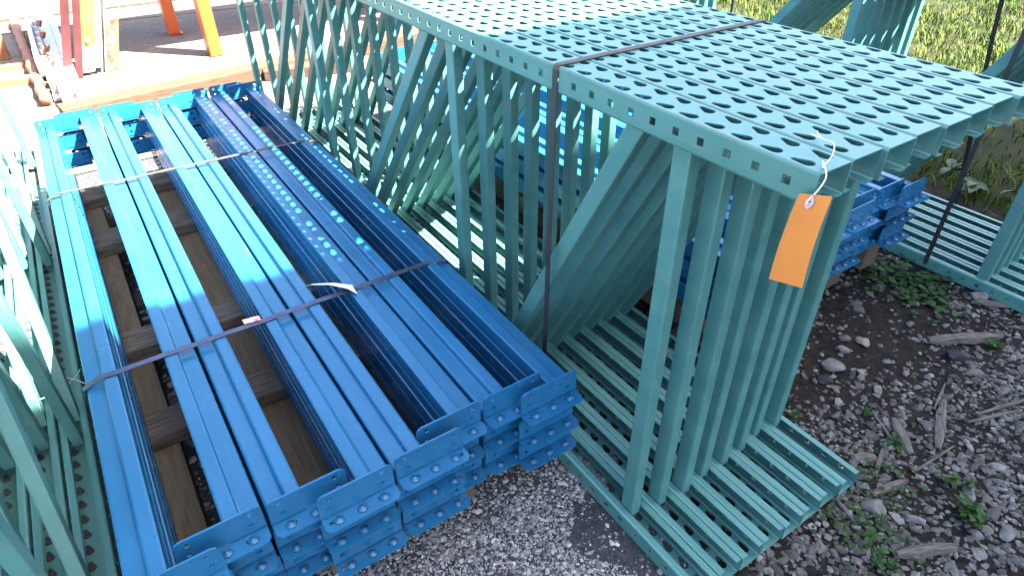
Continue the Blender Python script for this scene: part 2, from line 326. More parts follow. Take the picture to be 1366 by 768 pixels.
# ------------------------------------------------------------------ teal upright frames
HT, W, D, PIT, CELL, T = 1.034, 0.0722, 0.050, 0.0737, 0.0508, 0.0022
NC = 66; LF = 0.0186 + NC * CELL + 0.0316
def teardrop(cx, cy, s):
    pts = circ(cx + 0.006, cy, 0.0097, 14) + circ(cx - 0.0130, cy + s * 0.0038, 0.0043, 8)
    pts = sorted(set((round(a, 6), round(b, 6)) for a, b in pts))
    def half(ps):
        h = []
        for q in ps:
            while len(h) > 1 and (h[-1][0] - h[-2][0]) * (q[1] - h[-2][1]) - (h[-1][1] - h[-2][1]) * (q[0] - h[-2][0]) <= 0: h.pop()
            h.append(q)
        return h
    return half(pts)[:-1] + half(pts[::-1])[:-1]
def column_mesh():
    V, F = [], []; R = 0.0048
    web = lambda u, v, w_: (u, v, w_)
    left = lambda u, v, w_: (u, w_, v); right = lambda u, v, w_: (u, W - w_, v)
    lipl = lambda u, v, w_: (u, v, D - w_); lipr = lambda u, v, w_: (u, W - v, D - w_)
    for i in range(NC):
        u1 = -0.0186 - i * CELL; u0 = u1 - CELL; uc = (u0 + u1) / 2
        rect = lambda v0, v1: [(u0, v0), (u1, v0), (u1, v1), (u0, v1)]
        plate(rect(R, W - R), [teardrop(uc + 0.008, W / 2 - 0.0185, -1), teardrop(uc + 0.008, W / 2 + 0.0185, 1)], T, web, V, F, False)
        sq = [(uc - 0.0066, D / 2 - 0.0066), (uc + 0.0066, D / 2 - 0.0066), (uc + 0.0066, D / 2 + 0.0066), (uc - 0.0066, D / 2 + 0.0066)]
        plate(rect(R, D - R), [sq], T, left, V, F, False); plate(rect(R, D - R), [sq], T, right, V, F, False)
    for u0, u1 in ((-0.0186, 0), (-LF, -0.0186 - NC * CELL)):
        rect = lambda v0, v1: [(u0, v0), (u1, v0), (u1, v1), (u0, v1)]
        plate(rect(R, W - R), [], T, web, V, F); plate(rect(R, D - R), [], T, left, V, F); plate(rect(R, D - R), [], T, right, V, F)
    rect = [(-LF, R), (0, R), (0, 0.0175), (-LF, 0.0175)]
    plate(rect, [], T, lipl, V, F); plate(rect, [], T, lipr, V, F)
    nflat = len(F)
    ns = 4
    for cy, cz, a0 in ((R, R, math.pi), (W - R, R, 1.5 * math.pi), (W - R, D - R, 0), (R, D - R, 0.5 * math.pi)):
        base = len(V)
        for x in (0, -LF):
            for rr in (R, R - T):
                for k in range(ns + 1):
                    a = a0 + k / ns * math.pi / 2; V.append((x, cy + rr * math.cos(a), cz + rr * math.sin(a)))
        n1 = ns + 1
        for k in range(ns):
            F.append((base + k, base + k + 1, base + 2 * n1 + k + 1, base + 2 * n1 + k))
            F.append((base + n1 + k, base + 3 * n1 + k, base + 3 * n1 + k + 1, base + n1 + k + 1))
            F.append((base + k, base + n1 + k, base + n1 + k + 1, base + k + 1)); F.append((base + 2 * n1 + k, base + 2 * n1 + k + 1, base + 3 * n1 + k + 1, base + 3 * n1 + k))
    me = mesh_pd('column', V, F)
    sm = [False] * nflat + [True] * (len(F) - nflat); me.polygons.foreach_set('use_smooth', sm)
    me.materials.append(M['teal']); return me
COLUMN = column_mesh()
BY0, BY1 = 0.0205, 0.0475
def brace_mesh(p0, p1, name):
    a, b = Vector(p0), Vector(p1); L = (b - a).length; bm = bmesh.new()
    ang = math.atan2(b.x - a.x, b.z - a.z)
    bm_box(bm, (-0.0195, BY0, 0), (0.0195, BY1, L), 0.004, Matrix.Translation(a) @ Matrix.Rotation(ang, 4, 'Y'))
    me = bm_mesh(bm, name); me.materials.append(M['teal']); return me
POSTS = (-0.249, -1.005, -2.058, -3.125)
DIAGS = ((-0.338, -0.868), (-1.098, -1.935), (-2.160, -3.025))
POSTM = brace_mesh((0, 0, 0.034), (0, 0, HT - 0.034), 'post')
DIAGM = [brace_mesh((b, 0, 0.020), (a, 0, HT - 0.020), 'diagonal_brace') for a, b in DIAGS]
POST_SHIFT = (0, 0.020, 0.023, 0.018, 0.014, 0.010, 0.006, 0.004)
def frame(loc, flip, label, group, shift=0.0):
    e = empty('upright_frame', loc, (math.pi, 0, 0) if flip else (0, 0, 0)); tag(e, label, 'rack frame', group)
    c = link_mesh('column', COLUMN, None, e)
    c = link_mesh('column', COLUMN, None, e); c.location = (random.uniform(-0.004, 0.004), W, HT); c.rotation_euler = (math.pi, 0, 0)
    for x in POSTS:
        q = link_mesh('post', POSTM, None, e); q.location = (x + shift + random.uniform(-0.003, 0.003), 0, 0)
    for dm in DIAGM:
        q = link_mesh('diagonal_brace', dm, None, e); q.location = (random.uniform(-0.006, 0.006), 0, 0)
    return e
for k in range(8):
    where = {0: 'beside the near blue beams, under the orange tag', 7: 'nearest the far blue pallet'}.get(k, ORD[k] + ' from the near blue beams')
    frame((random.uniform(-0.004, 0.004) if k else 0, k * PIT, 0), False, 'teal rack frame in the middle bundle, ' + where, 'teal frames in the middle bundle', POST_SHIFT[k])
for k in range(7):
    frame((-0.012 + random.uniform(-0.008, 0.008), 1.722 + k * PIT, 0), False, 'teal rack frame in the right bundle by the grass, %s from the far blue pallet' % ORD[k], 'teal frames in the right bundle')
for k in range(8):
    frame((-0.27 + random.uniform(-0.02, 0.02), -1.030 - k * 0.079, HT), True, 'teal rack frame in the left edge bundle, %s from the near blue beams' % ORD[k], 'teal frames in the left bundle')

# ------------------------------------------------------------------ blue beams
BL, LP = 2.40, 0.080
def beam_profile():
    b, lo, hi = -0.038, 0.023, 0.038; w_ = 0.068
    pr = [(0.003, b), (w_ - 0.003, b), (w_, b + 0.003), (w_, b + 0.034), (w_ - 0.0016, b + 0.0355), (w_ - 0.0016, hi - 0.007), (w_ - 0.0015, hi - 0.0015), (w_ - 0.005, hi),
          (0.042, hi), (0.0385, hi - 0.0015), (0.037, hi - 0.005), (0.037, lo + 0.004), (0.0355, lo + 0.001), (0.033, lo), (0.005, lo), (0.0015, lo - 0.0015), (0, lo - 0.005), (0, b + 0.003)]
    return pr
PR = beam_profile()
BEAM_R = extrude_x(PR, -BL + 0.004, -0.004, 'beam_body'); BEAM_L = extrude_x([(-y, z) for y, z in PR][::-1], -BL + 0.004, -0.004, 'beam_body')
for b_ in (BEAM_R, BEAM_L): b_.materials.append(M['blue'])
PL = 0.149
def connector_mesh(s):
    """L-shaped end plate: upright leg with holes and a bent rivet leg; near end at x=0 facing +x; s=+1 plate runs to +y"""
    V, F = [], []; c = 0.012
    up = lambda u, v, w_: (-w_, s * u, v); fl = lambda u, v, w_: (u, s * v, w_ - 0.004)
    o = [(0.001, 0.004), (PL, 0.004), (PL, 0.061 - c), (PL - 0.004, 0.061 - 0.004), (PL - c, 0.061), (0.001 + c, 0.061), (0.005, 0.057), (0.001, 0.061 - c)]
    hs = []
    for u in (0.022, PL - 0.022):
        hs += [circ(u, 0.047, 0.0056, 10), circ(u + 0.002, 0.022, 0.0050, 10)]
    plate(o, hs, 0.004, up, V, F)
    o2 = [(-0.004, 0.001), (0.024, 0.001), (0.034, 0.009), (0.034, PL - 0.008), (0.024, PL), (-0.004, PL)]
    sl = [[(0.010, y - 0.004), (0.018, y - 0.004), (0.018, y + 0.004), (0.010, y + 0.004)] for y in (0.038, PL - 0.014)]
    plate(o2, sl, 0.004, fl, V, F)
    me = mesh_pd('end_plate', V, F); bm = bmesh.new(); bm.from_mesh(me); bpy.data.meshes.remove(me)
    bmesh.ops.recalc_face_normals(bm, faces=bm.faces); me = bm_mesh(bm, 'end_plate'); me.materials.append(M['blue']); return me
CON = {1: connector_mesh(1), -1: connector_mesh(-1)}
_b = bmesh.new(); bmesh.ops.create_uvsphere(_b, u_segments=10, v_segments=6, radius=1.0, matrix=Matrix.Diagonal((0.0065, 0.0065, 0.0045, 1)))
g = bmesh.ops.create_cone(_b, cap_ends=True, segments=12, radius1=0.0098, radius2=0.0085, depth=0.0015, matrix=Matrix.Translation((0, 0, 0.0006)))
RIV = bm_mesh(_b, 'rivet', True); RIV.materials.append(M['rivet'])
JOINTS = [(-0.955, 1, 0), (-0.719, -1, 1), (-0.718, 1, 1), (-0.486, -1, 0), (-0.485, 1, 0), (-0.263, -1, 1), (-0.262, 1, 1), (-0.037, -1, 0)]
LAYER = ['top', 'middle', 'bottom']
def beam(x, y, z, s, label, group, rivets=True):
    e = empty('blue_beam', (x, y, z)); tag(e, label, 'rack beam', group)
    link_mesh('beam_body', BEAM_R if s > 0 else BEAM_L, None, e)
    c = link_mesh('end_plate', CON[s], None, e)
    if rivets:
        for yy in (0.030, 0.0755, 0.121):
            q = link_mesh('rivet', RIV, None, c); q.location = (0.016, s * yy, 0.0015)
    c2 = link_mesh('end_plate', CON[-s], None, e); c2.rotation_euler = (0, 0, math.pi); c2.location = (-BL, 0, 0)
    return e
def stack(ox, oy, name, where, group, yaw=0.0):
    for l in range(3):
        for k, (j, s, back) in enumerate(JOINTS):
            jx = random.uniform(-0.006, 0.006) - (0.010 if l else 0); jy = random.uniform(-0.0035, 0.0035)
            beam(ox - 0.390 - 0.040 * back + jx, oy + j + s * 0.0025 + (jy if l else 0), 0.363 - l * LP, s,
                 'blue beam, %s layer %s, %s from the left' % (LAYER[l], where, ORD[k]), group)
stack(0, 0, 'near', 'on the near pallet', 'blue beams on the near pallet')
stack(-0.085, 1.572, 'far', 'of the stack behind the middle bundle', 'blue beams on the far pallet')

# pallets
def pallet(ox, oy, label):
    e = empty('wooden_pallet', (ox, oy, 0)); tag(e, label, 'pallet', 'wooden pallets')
    ztop = 0.363 - 2 * LP - 0.038 - 0.001
    for x, wd in ((-0.56, 0.10), (-1.05, 0.10), (-1.44, 0.11), (-2.15, 0.14), (-2.56, 0.10)):
        q = box('deck_board', (x - wd / 2, -0.985, ztop - 0.042), (x + wd / 2, -0.015, ztop), M['wood'], e, 0.004)
        q.rotation_euler = (0, 0, random.uniform(-0.012, 0.012))
    for y in (-0.875, -0.585, -0.30, -0.07):
        box('stringer', (-2.66, y - 0.045, 0.022), (-0.50, y + 0.045, ztop - 0.043), M['wood_x'], e, 0.003)
    for x in (-0.60, -1.25, -1.9, -2.58):
        box('bottom_board', (x - 0.05, -0.97, 0.002), (x + 0.05, -0.03, 0.0215), M['wood'], e, 0.003)
    return e
pallet(0, 0, 'weathered wooden pallet under the near blue beams')
pallet(-0.05, 1.585, 'weathered wooden pallet under the far blue beams behind the middle bundle')

# straps on the near beams
ztop = 0.363 + 0.038
def strap_beams(x0, x1, m, label, oy=0, ox=0, z1=None):
    xs = lambda y: x0 + (x1 - x0) * (y + 0.96) / 0.93 + ox
    e = []
    P = [(xs(-0.96) + 0.02, -0.962 + oy, 0.16), (xs(-0.96) + 0.01, -0.962 + oy, 0.33), (xs(-0.95), -0.957 + oy, ztop - 0.013)]
    segs = [(-0.92, 0.0), (-0.885, 0.0), (-0.79, 0.0), (-0.72, -0.001), (-0.65, 0.0), (-0.555, 0), (-0.486, 0), (-0.415, 0), (-0.33, 0), (-0.262, 0), (-0.192, 0), (-0.108, 0)]
    for y, dz in segs: P.append((xs(y) + random.uniform(-0.002, 0.002), y + oy, ztop + 0.0025 + dz))
    P += [(xs(-0.042), -0.042 + oy, ztop - 0.008), (xs(-0.034), -0.033 + oy, 0.33), (xs(-0.034), -0.033 + oy, 0.16)]
    o = ribbon('steel_strap', P, (1, 0, 0), 0.017, 0.0014, m); tag(o, label, 'strap'); return o
strap_beams(-0.985, -0.985, M['strap_blue'], 'dark steel strap over the near end of the near blue beams')
strap_beams(-2.06, -2.02, M['strap_grey'], 'pale steel strap over the far end of the near blue beams')
strap_beams(-1.05, -1.02, M['strap_dark'], 'black strap over the blue beams behind the middle bundle', 1.572)
lb = ribbon('strap_sticker', [(-1.004, -0.600, ztop + 0.0046), (-1.001, -0.580, ztop + 0.0048), (-0.997, -0.560, ztop + 0.0046)], (1, 0, 0), 0.021, 0.0008, M['label'])
tag(lb, 'small red and white sticker wrapped on the dark strap', 'sticker')
V = [(-1.135, -0.440, ztop - 0.020), (-1.09, -0.412, ztop + 0.012), (-1.10, -0.398, ztop + 0.004), (-1.045, -0.372, ztop + 0.022), (-1.066, -0.355, ztop + 0.010), (-1.012, -0.338, ztop + 0.016), (-1.030, -0.318, ztop + 0.009), (-0.990, -0.322, ztop + 0.006)]
V = [(x + 0.035, y, z) for x, y, z in V]; V = V + [(x, y, z - 0.001) for x, y, z in V]
F = [(0, 1, 2), (1, 3, 4, 2), (3, 5, 6, 4), (5, 7, 6), (10, 9, 8), (10, 12, 11, 9), (12, 14, 13, 11), (14, 15, 13)] + [(a_, a_ + 8, b_ + 8, b_) for a_, b_ in ((0, 1), (1, 3), (3, 5), (5, 7), (7, 6), (6, 4), (4, 2), (2, 0))]
tf = link_mesh('torn_film', mesh_pd('torn_film', V, F), M['film'])
tag(tf, 'torn white strip of film caught under the dark strap', 'film')
# strap round the middle bundle
we = 8 * PIT - 0.0015
P = [(-0.563, we + 0.002, 0.2), (-0.560, we + 0.002, HT - 0.012), (-0.557, we - 0.005, HT + 0.0018)]
for k in range(8, 0, -1): P.append((-0.557 + 0.001 * math.sin(k * 2), k * PIT - 0.037, HT + 0.0022))
P += [(-0.557, 0.006, HT + 0.0022), (-0.557, 0.0005, HT + 0.0006), (-0.557, -0.0018, HT - 0.006)]
st = empty('bundle_strap', (-0.557, 0, 0)); tag(st, 'black steel strap wrapped round the middle teal bundle, rusty on top', 'strap')
q = ribbon('strap_top', P, (1, 0, 0), 0.016, 0.0014, M['strap_rust'], st); q.matrix_parent_inverse = st.matrix_world.inverted(); q.location = (0, 0, 0)
P = [(-0.557, -0.0019, HT - 0.006), (-0.558, -0.002, HT - 0.05), (-0.561, -0.0022, 0.5), (-0.568, -0.0022, 0.06), (-0.568, -0.002, 0.004)]
q2 = ribbon('strap_front', P, (1, 0, 0), 0.016, 0.0014, M['strap_dark'], st)
for q_ in (q, q2): q_.matrix_parent_inverse = Matrix.Translation((0.557, 0, 0))
# straps hanging on the right bundle
yb = 1.722 + 7 * PIT + 0.004
tag(ribbon('bundle_strap', [(-0.76, yb, HT - 0.02), (-0.72, yb + 0.002, 0.72), (-0.655, yb + 0.006, 0.35), (-0.60, yb + 0.004, 0.02)], (1, 0, 0.2), 0.017, 0.0016, M['strap_dark']), 'black strap slanting down the grass side of the right bundle', 'strap')
tag(ribbon('bundle_strap', [(-0.44, 1.718, HT - 0.02), (-0.44, 1.717, 0.5), (-0.44, 1.718, 0.02)], (1, 0, 0), 0.016, 0.0016, M['strap_dark']), 'black strap upright on the near side of the right bundle', 'strap')
tag(ribbon('bundle_strap', [(-1.98, yb, HT - 0.02), (-1.97, yb + 0.003, 0.5), (-1.95, yb, 0.02)], (1, 0, 0.1), 0.017, 0.0016, M['strap_dark']), 'black strap at the far end of the right bundle by the grass', 'strap')

# ------------------------------------------------------------------ orange tag
tl, tr = Vector((-0.0166, -0.012, 1.0052)), Vector((0.0467, -0.050, 1.0392))
bl_, br = Vector((-0.0244, -0.014, 0.8661)), Vector((0.0451, -0.050, 0.9058))
te = empty('hang_tag', tl); tag(te, 'blank orange card tag on a white string at the bundle corner', 'tag')
uv = lambda u, v: (tl.lerp(tr, u)).lerp(bl_.lerp(br, u), v)
nrm = (tr - tl).cross(bl_ - tl).normalized()
if nrm.y > 0: nrm = -nrm
V, F = [], []
def fn(u, v, w_):
    q = uv(u, v) + nrm * (-w_) + nrm * 0.003 * math.sin(v * 3.0) ; return q - tl
ch = 0.12
outl = [(0.02, 0)] + [(k / 8, 0) for k in range(1, 8)] + [(0.98, 0), (1, 0.02)] + [(1, k / 12) for k in range(1, 12)] + [(1, 1)] + [(1 - k / 8, 1) for k in range(1, 8)] + [(0, 1)] + [(0, 1 - k / 12) for k in range(1, 12)] + [(0, 0.02)]
hole = [(0.47 + 0.045 * math.cos(a * math.pi / 5), 0.085 + 0.024 * math.sin(a * math.pi / 5)) for a in range(10)]
plate(outl, [hole], 0.0007, fn, V, F); link_mesh('card', mesh_pd('card', V, F), M['tag'], te)
V, F = [], []
ring = [(0.47 + 0.125 * math.cos(a * math.pi / 10), 0.085 + 0.064 * math.sin(a * math.pi / 10)) for a in range(20)]
fn2 = lambda u, v, w_: Vector(fn(u, v, 0)) + nrm * (0.0016 - w_)
plate(ring, [hole], 0.0008, fn2, V, F); link_mesh('eyelet', mesh_pd('eyelet', V, F), M['eyelet'], te)
ep = uv(0.47, 0.085) + nrm * 0.004
sp = [ep - nrm * 0.006, ep + nrm * 0.002, Vector((0.013, -0.022, 1.026)), Vector((0.009, -0.006, 1.036)), Vector((-0.003, 0.008, 1.041)), Vector((-0.012, 0.020, 1.037)), Vector((-0.016, 0.040, 1.046)), Vector((-0.030, 0.060, 1.052)), Vector((-0.055, 0.080, 1.044)), Vector((-0.080, 0.088, 1.041))]
def smooth(P, n=6):
    P = [Vector(p) for p in P]; out = []
    for i in range(len(P) - 1):
        a_, b_, c_, d_ = P[max(i - 1, 0)], P[i], P[i + 1], P[min(i + 2, len(P) - 1)]
        for k in range(n):
            t = k / n; out.append(0.5 * ((2 * b_) + (c_ - a_) * t + (2 * a_ - 5 * b_ + 4 * c_ - d_) * t * t + (3 * b_ - a_ - 3 * c_ + d_) * t ** 3))
    return out + [P[-1]]
q = tube('string', smooth(sp), 0.0009, M['white'], te, 6); q.matrix_parent_inverse = Matrix.Translation(-tl)
q = tube('string', smooth([Vector((-0.010, 0.014, 1.038)), Vector((-0.012, 0.020, 1.037)), Vector((-0.018, 0.030, 1.036)), Vector((-0.014, 0.017, 1.043)), Vector((-0.008, 0.012, 1.038))]), 0.0009, M['white'], te, 6); q.matrix_parent_inverse = Matrix.Translation(-tl)
q = tube('string', [Vector((-0.055, 0.080, 1.044)), Vector((-0.075, 0.096, 1.040)), Vector((-0.085, 0.108, 1.040))], 0.0007, M['white'], te, 6); q.matrix_parent_inverse = Matrix.Translation(-tl)

# thin wires twisted round the left bundle
for pts_, lab in (([(-1.52, -1.02, 0.075), (-1.50, -1.05, 0.06), (-1.45, -1.10, 0.07), (-1.44, -1.16, 0.08)], 'thin wire crossing the left bundle foot beside the pallet, farther one'),
                  ([(-1.60, -1.16, 0.08), (-1.55, -1.10, 0.075), (-1.47, -1.03, 0.07), (-1.40, -1.00, 0.08)], 'thin pale wire twisted over the left bundle foot columns')):
    tag(tube('binding_wire', smooth(pts_), 0.0012, M['galv'], None, 6), lab, 'wire', 'wires on the left bundle')

# ------------------------------------------------------------------ background yard things
def tagged_box(name, lo, hi, m, label, cat, bev=0.004, rot=None):
    c = [(lo[0] + hi[0]) / 2, (lo[1] + hi[1]) / 2, lo[2]]
    o = box(name, [lo[i] - c[i] for i in range(3)], [hi[i] - c[i] for i in range(3)], m, None, bev); o.location = c
    if rot: o.rotation_euler = rot
    return tag(o, label, cat)
tagged_box('timber_beam', (-4.40, -0.90, 0.006), (-4.24, 2.6, 0.085), M['timber'], 'long weathered timber lying behind the near blue beams', 'timber', 0.006, (0, 0, 0.14))
tagged_box('timber_block', (-4.15, 0.30, 0.006), (-4.02, 0.95, 0.075), M['timber'], 'short timber block lying behind the far end of the middle bundle', 'timber', 0.006, (0, 0, -0.25))
tagged_box('timber_offcut', (-3.75, 0.9, 0.006), (-3.66, 1.5, 0.06), M['wood_x'], 'pale timber offcut under the far end of the middle bundle', 'timber', 0.005, (0, 0, 0.1))
def channel_profile(wd, dp, t): return [(0, 0), (wd, 0), (wd, dp), (wd - t, dp), (wd - t, t), (t, t), (t, dp), (0, dp)]
def upright(name, base, prof, h, m, lean=(0, 0), rotz=0.0, parent=None):
    me = extrude_x(prof, 0, h, name); o = link_mesh(name, me, m, parent)
    top = Vector((lean[0], lean[1], 1)).normalized(); X = top; Yv = Vector((math.cos(rotz), math.sin(rotz), 0)); Yv = (Yv - X * Yv.dot(X)).normalized(); Zv = X.cross(Yv)
    mt = Matrix((( X.x, Yv.x, Zv.x, base[0]), (X.y, Yv.y, Zv.y, base[1]), (X.z, Yv.z, Zv.z, base[2]), (0, 0, 0, 1)))
    if parent: mt = Matrix.Translation(-parent.location) @ mt
    o.matrix_local = mt; return o
# orange trestles
def trestle(x, y, label, b0, b1):
    e = empty('steel_trestle', (x, y, 0)); tag(e, label, 'trestle', 'orange trestles')
    for dy in (0, 1.7):
        box('leg', (-0.15, dy, 0.018), (0, dy + 0.085, 0.94), M['orange'], e, 0.004)
        box('foot_plate', (-0.155, dy - 0.004, 0.012), (0.012, dy + 0.098, 0.0178), M['orange'], e, 0.001)
    box('top_beam', (b0, -0.75, 0.941), (b1, 2.6, 1.06), M['orange'], e, 0.006)
    box('hanger', (b0 + 0.02, -0.60, 0.80), (b0 + 0.14, -0.54, 0.94), M['orange'], e, 0.003)
trestle(-4.90, 0.135, 'orange steel trestle with its sunlit foot nearest the blue beams', -0.72, -0.02)
trestle(-5.72, 0.005, 'orange steel trestle standing farther back beside the first one', -0.30, 0.04)
# maroon post, yellow post, grey channel, rusty plate
lean = (0.02, 0.30)
e = empty('maroon_post', (-4.92, -0.77, 0.006)); tag(e, 'maroon steel channel post leaning behind the blue beams', 'post')
upright('channel', (-4.92, -0.77, 0.006), [(0, 0), (0.012, 0), (0.012, 0.03), (0.05, 0.03), (0.05, 0.042), (0.0, 0.042)], 1.3, M['maroon'], lean, math.pi / 2 + math.pi, e)
upright('flange', (-4.905, -0.705, 0.006), [(0, 0), (0.045, 0), (0.045, 0.008), (0.0, 0.008)], 1.3, M['maroon'], lean, math.pi / 2 + math.pi, e)
upright('web', (-4.96, -0.735, 0.006), [(0, 0), (0.010, 0), (0.010, 0.05), (0, 0.05)], 1.3, M['maroon'], lean, math.pi / 2 + math.pi, e)
e = empty('yellow_post', (-4.93, -0.70, 0.05)); tag(e, 'yellow painted steel post with a bolt and bare grey foot, beside the maroon post', 'post')
def slab(name, y0, y1, z0, z1, x0, x1, m, parent, bev=0.003):
    bm = bmesh.new(); vs = bm_box(bm, (x0, y0, z0), (x1, y1, z1), bev)
    for v in bm.verts: v.co.y += lean[1] * v.co.z; v.co.x += lean[0] * v.co.z
    o = link_mesh(name, bm_mesh(bm, name), m, parent); o.matrix_parent_inverse = Matrix.Translation(-parent.location); return o
slab('plate', -0.708, -0.625, 0.20, 1.2, -4.935, -4.925, M['yellow'], e); slab('foot', -0.706, -0.630, 0.03, 0.199, -4.937, -4.927, M['galv'], e)
slab('edge_channel', -0.624, -0.600, 0.05, 1.2, -4.98, -4.925, M['galv'], e)
q = tube('bolt', [(-4.925, -0.60, 0.235), (-4.905, -0.60, 0.235)], 0.015, M['galv'], e, 8); q.matrix_parent_inverse = Matrix.Translation(-e.location)
q = tube('bolt', [(-4.928, -0.645, 0.07), (-4.912, -0.645, 0.07)], 0.011, M['galv'], e, 8); q.matrix_parent_inverse = Matrix.Translation(-e.location)
e = empty('grey_channel', (-4.96, -0.60, 0.006)); tag(e, 'narrow grey steel channel standing between the yellow post and rusty plate', 'post')
slab('web', -0.592, -0.560, 0.006, 1.2, -4.99, -4.98, M['galv'], e); slab('flange', -0.568, -0.560, 0.006, 1.2, -4.979, -4.93, M['galv'], e); slab('flange', -0.592, -0.586, 0.006, 1.2, -4.979, -4.95, M['galv'], e)
e = empty('rusty_plate', (-4.99, -0.53, 0.006)); tag(e, 'rust streaked steel channel piece leaning beside the grey channel', 'steel plate')
slab('face', -0.575, -0.485, 0.008, 0.34, -4.972, -4.962, M['rust'], e); slab('flange', -0.4845, -0.476, 0.008, 0.34, -5.05, -4.962, M['rust_or'], e); slab('flange', -0.584, -0.5755, 0.008, 0.34, -5.05, -4.962, M['galv'], e)
# galvanised conveyor rail with chain lying on the slab
e = empty('chain_rail', (-4.35, -0.83, 0.006)); tag(e, 'long pale galvanised rail with chain blocks lying beside a rusty bar', 'conveyor rail')
def part(name, lo, hi, m, bev=0.004):
    o = box(name, [lo[i] - (-4.35, -0.83, 0.006)[i] for i in range(3)], [hi[i] - (-4.35, -0.83, 0.006)[i] for i in range(3)], m, e, bev); return o
part('channel', (-7.0, -0.86, 0.012), (-4.30, -0.785, 0.10), M['galv']); part('flange', (-7.0, -0.784, 0.088), (-4.28, -0.735, 0.10), M['galv']); part('side_plate', (-6.4, -0.935, 0.05), (-4.9, -0.905, 0.16), M['galv'])
part('flange', (-7.0, -0.904, 0.012), (-4.45, -0.861, 0.03), M['galv'])
for k in range(9):
    x = -4.62 - k * 0.19
    part('chain_block', (x - 0.06, -0.90, 0.031), (x + 0.06, -0.864, 0.125), M['galv'], 0.006)
    tube('pin', [(x + 4.35, -0.88 + 0.83, 0.115), (x + 4.35, -0.88 + 0.83, 0.15)], 0.016, M['galv'], e, 8)
for k in range(4):
    x = -4.75 - k * 0.42; q = tube('hook', [(x + 4.35, -0.045, 0.12), (x + 4.33, -0.02, 0.17), (x + 4.29, 0.0, 0.16), (x + 4.27, -0.02, 0.12)], 0.009, M['rust_or'], e, 6)
bm = bmesh.new(); n = 26
rings = []
for i in range(n):
    t = i / (n - 1); x = -4.40 - 2.5 * t; y = -0.945 - 0.09 * t + 0.006 * math.sin(i * 2.1); rr = 0.033 + 0.002 * math.sin(i * 1.7) + 0.0015 * math.sin(i * 4.1)
    rings.append([bm.verts.new((x, y + rr * math.cos(a * math.pi / 5), 0.046 + rr * math.sin(a * math.pi / 5))) for a in range(10)])
for i in range(n - 1):
    for a in range(10): bm.faces.new((rings[i][a], rings[i][(a + 1) % 10], rings[i + 1][(a + 1) % 10], rings[i + 1][a]))
bm.faces.new(rings[0]); bm.faces.new(rings[-1])
tag(link_mesh('rusty_bar', bm_mesh(bm, 'rusty_bar', True), M['rust_or']), 'thick uneven rusty orange bar lying beside the galvanised rail', 'bar')
tagged_box('rusty_stub', (-5.82, -1.19, 0.006), (-5.70, -1.10, 0.32), M['rust_or'], 'short rusty orange upright at the upper left edge', 'post', 0.006, (0.0, 0.05, 0))
tagged_box('rusty_rail', (-5.42, -1.9, 0.006), (-5.36, -1.02, 0.04), M['rust_or'], 'thin rusty rail running to the left edge, farther one', 'bar', 0.004, (0, 0, 0.06))
tagged_box('rusty_rail', (-5.10, -1.9, 0.006), (-5.02, -0.99, 0.05), M['rust_or'], 'thin rusty rail running to the left edge, nearer one', 'bar', 0.004, (0, 0, -0.14))

# unseen shed added behind the viewer, sized for the shade edge and open sky
a = math.atan(0.1); HB = 7.5; dz = HB - 1.03
ex, ey = -0.833 + 0.56 * dz, 0.535 * dz          # a point of the eaves line whose shadow falls across the stacks
sh = empty('shade_shed', (ex, ey, 0), (0, 0, -a)); tag(sh, 'unseen tall grey metal clad shed behind the viewer, shaped to shade the yard', 'building')
box('wall', (0.0, -1.6, -0.03), (5.0, 4.6, HB - 0.06), M['cladding'], sh)
for k in range(29): box('cladding_rib', (-0.02, -1.55 + k * 0.21, 0.0), (-0.001, -1.51 + k * 0.21, HB - 0.07), M['cladding'], sh)
box('roof', (0.0, -1.7, HB - 0.059), (5.1, 4.7, HB), M['roofing'], sh)

# ------------------------------------------------------------------ loose stones, sticks and weeds
def stone(x, y, r_, m, label, sc=(1, 1, 0.6), rot=0.0, seed=0, cat='stone'):
    bm = bmesh.new(); bmesh.ops.create_icosphere(bm, subdivisions=3, radius=1.0)
    for v in bm.verts:
        n1 = noise.noise(v.co * 1.1 + Vector((seed * 3.1, 0, 0))); q = v.co.copy()
        for ax in range(5):
            dv = Vector((math.sin(ax * 2.4 + seed), math.cos(ax * 1.7 + seed * 2), math.sin(ax * 3.3 + seed * 1.3))).normalized(); t = q.dot(dv)
            if t > 0.62: q -= dv * (t - 0.62) * 0.85
        q *= 1 + 0.22 * n1 + 0.05 * noise.noise(v.co * 5)
        v.co = Vector((q.x * sc[0], q.y * sc[1], q.z * sc[2])) * r_
    bm.transform(Matrix.Scale(0.82, 4)); o = link_mesh('stone', bm_mesh(bm, 'stone'), m); o.location = (x, y, soil_h(x, y) + r_ * sc[2] * 0.45); o.rotation_euler = (0, 0, rot); return tag(o, label, cat)
stone(-0.312, 1.121, 0.026, M['stone_pale'], 'rounded tan stone on the dark soil near the far pallet corner', (1.1, 0.9, 0.75), 0.3, 1)
stone(-0.325, 1.036, 0.024, M['stone'], 'flat grey stone beside the tan one near the far pallet', (1.3, 0.9, 0.6), 1.0, 2)
stone(-0.297, 0.943, 0.036, M['stone'], 'large speckled grey stone right of the teal posts', (1.2, 0.95, 0.6), 0.5, 3)
stone(-0.275, 0.865, 0.028, M['stone_dark'], 'blackish stone close behind the last teal post', (1.1, 1, 0.6), 0.2, 4)
stone(0.076, 0.558, 0.030, M['stone'], 'angular grey stone near the corner of the middle bundle foot', (1.2, 1.1, 0.6), 0.9, 5)
stone(0.297, 0.764, 0.024, M['stone'], 'bluish flat stone near the right edge at the bottom', (0.8, 1.5, 0.5), 0.2, 6)
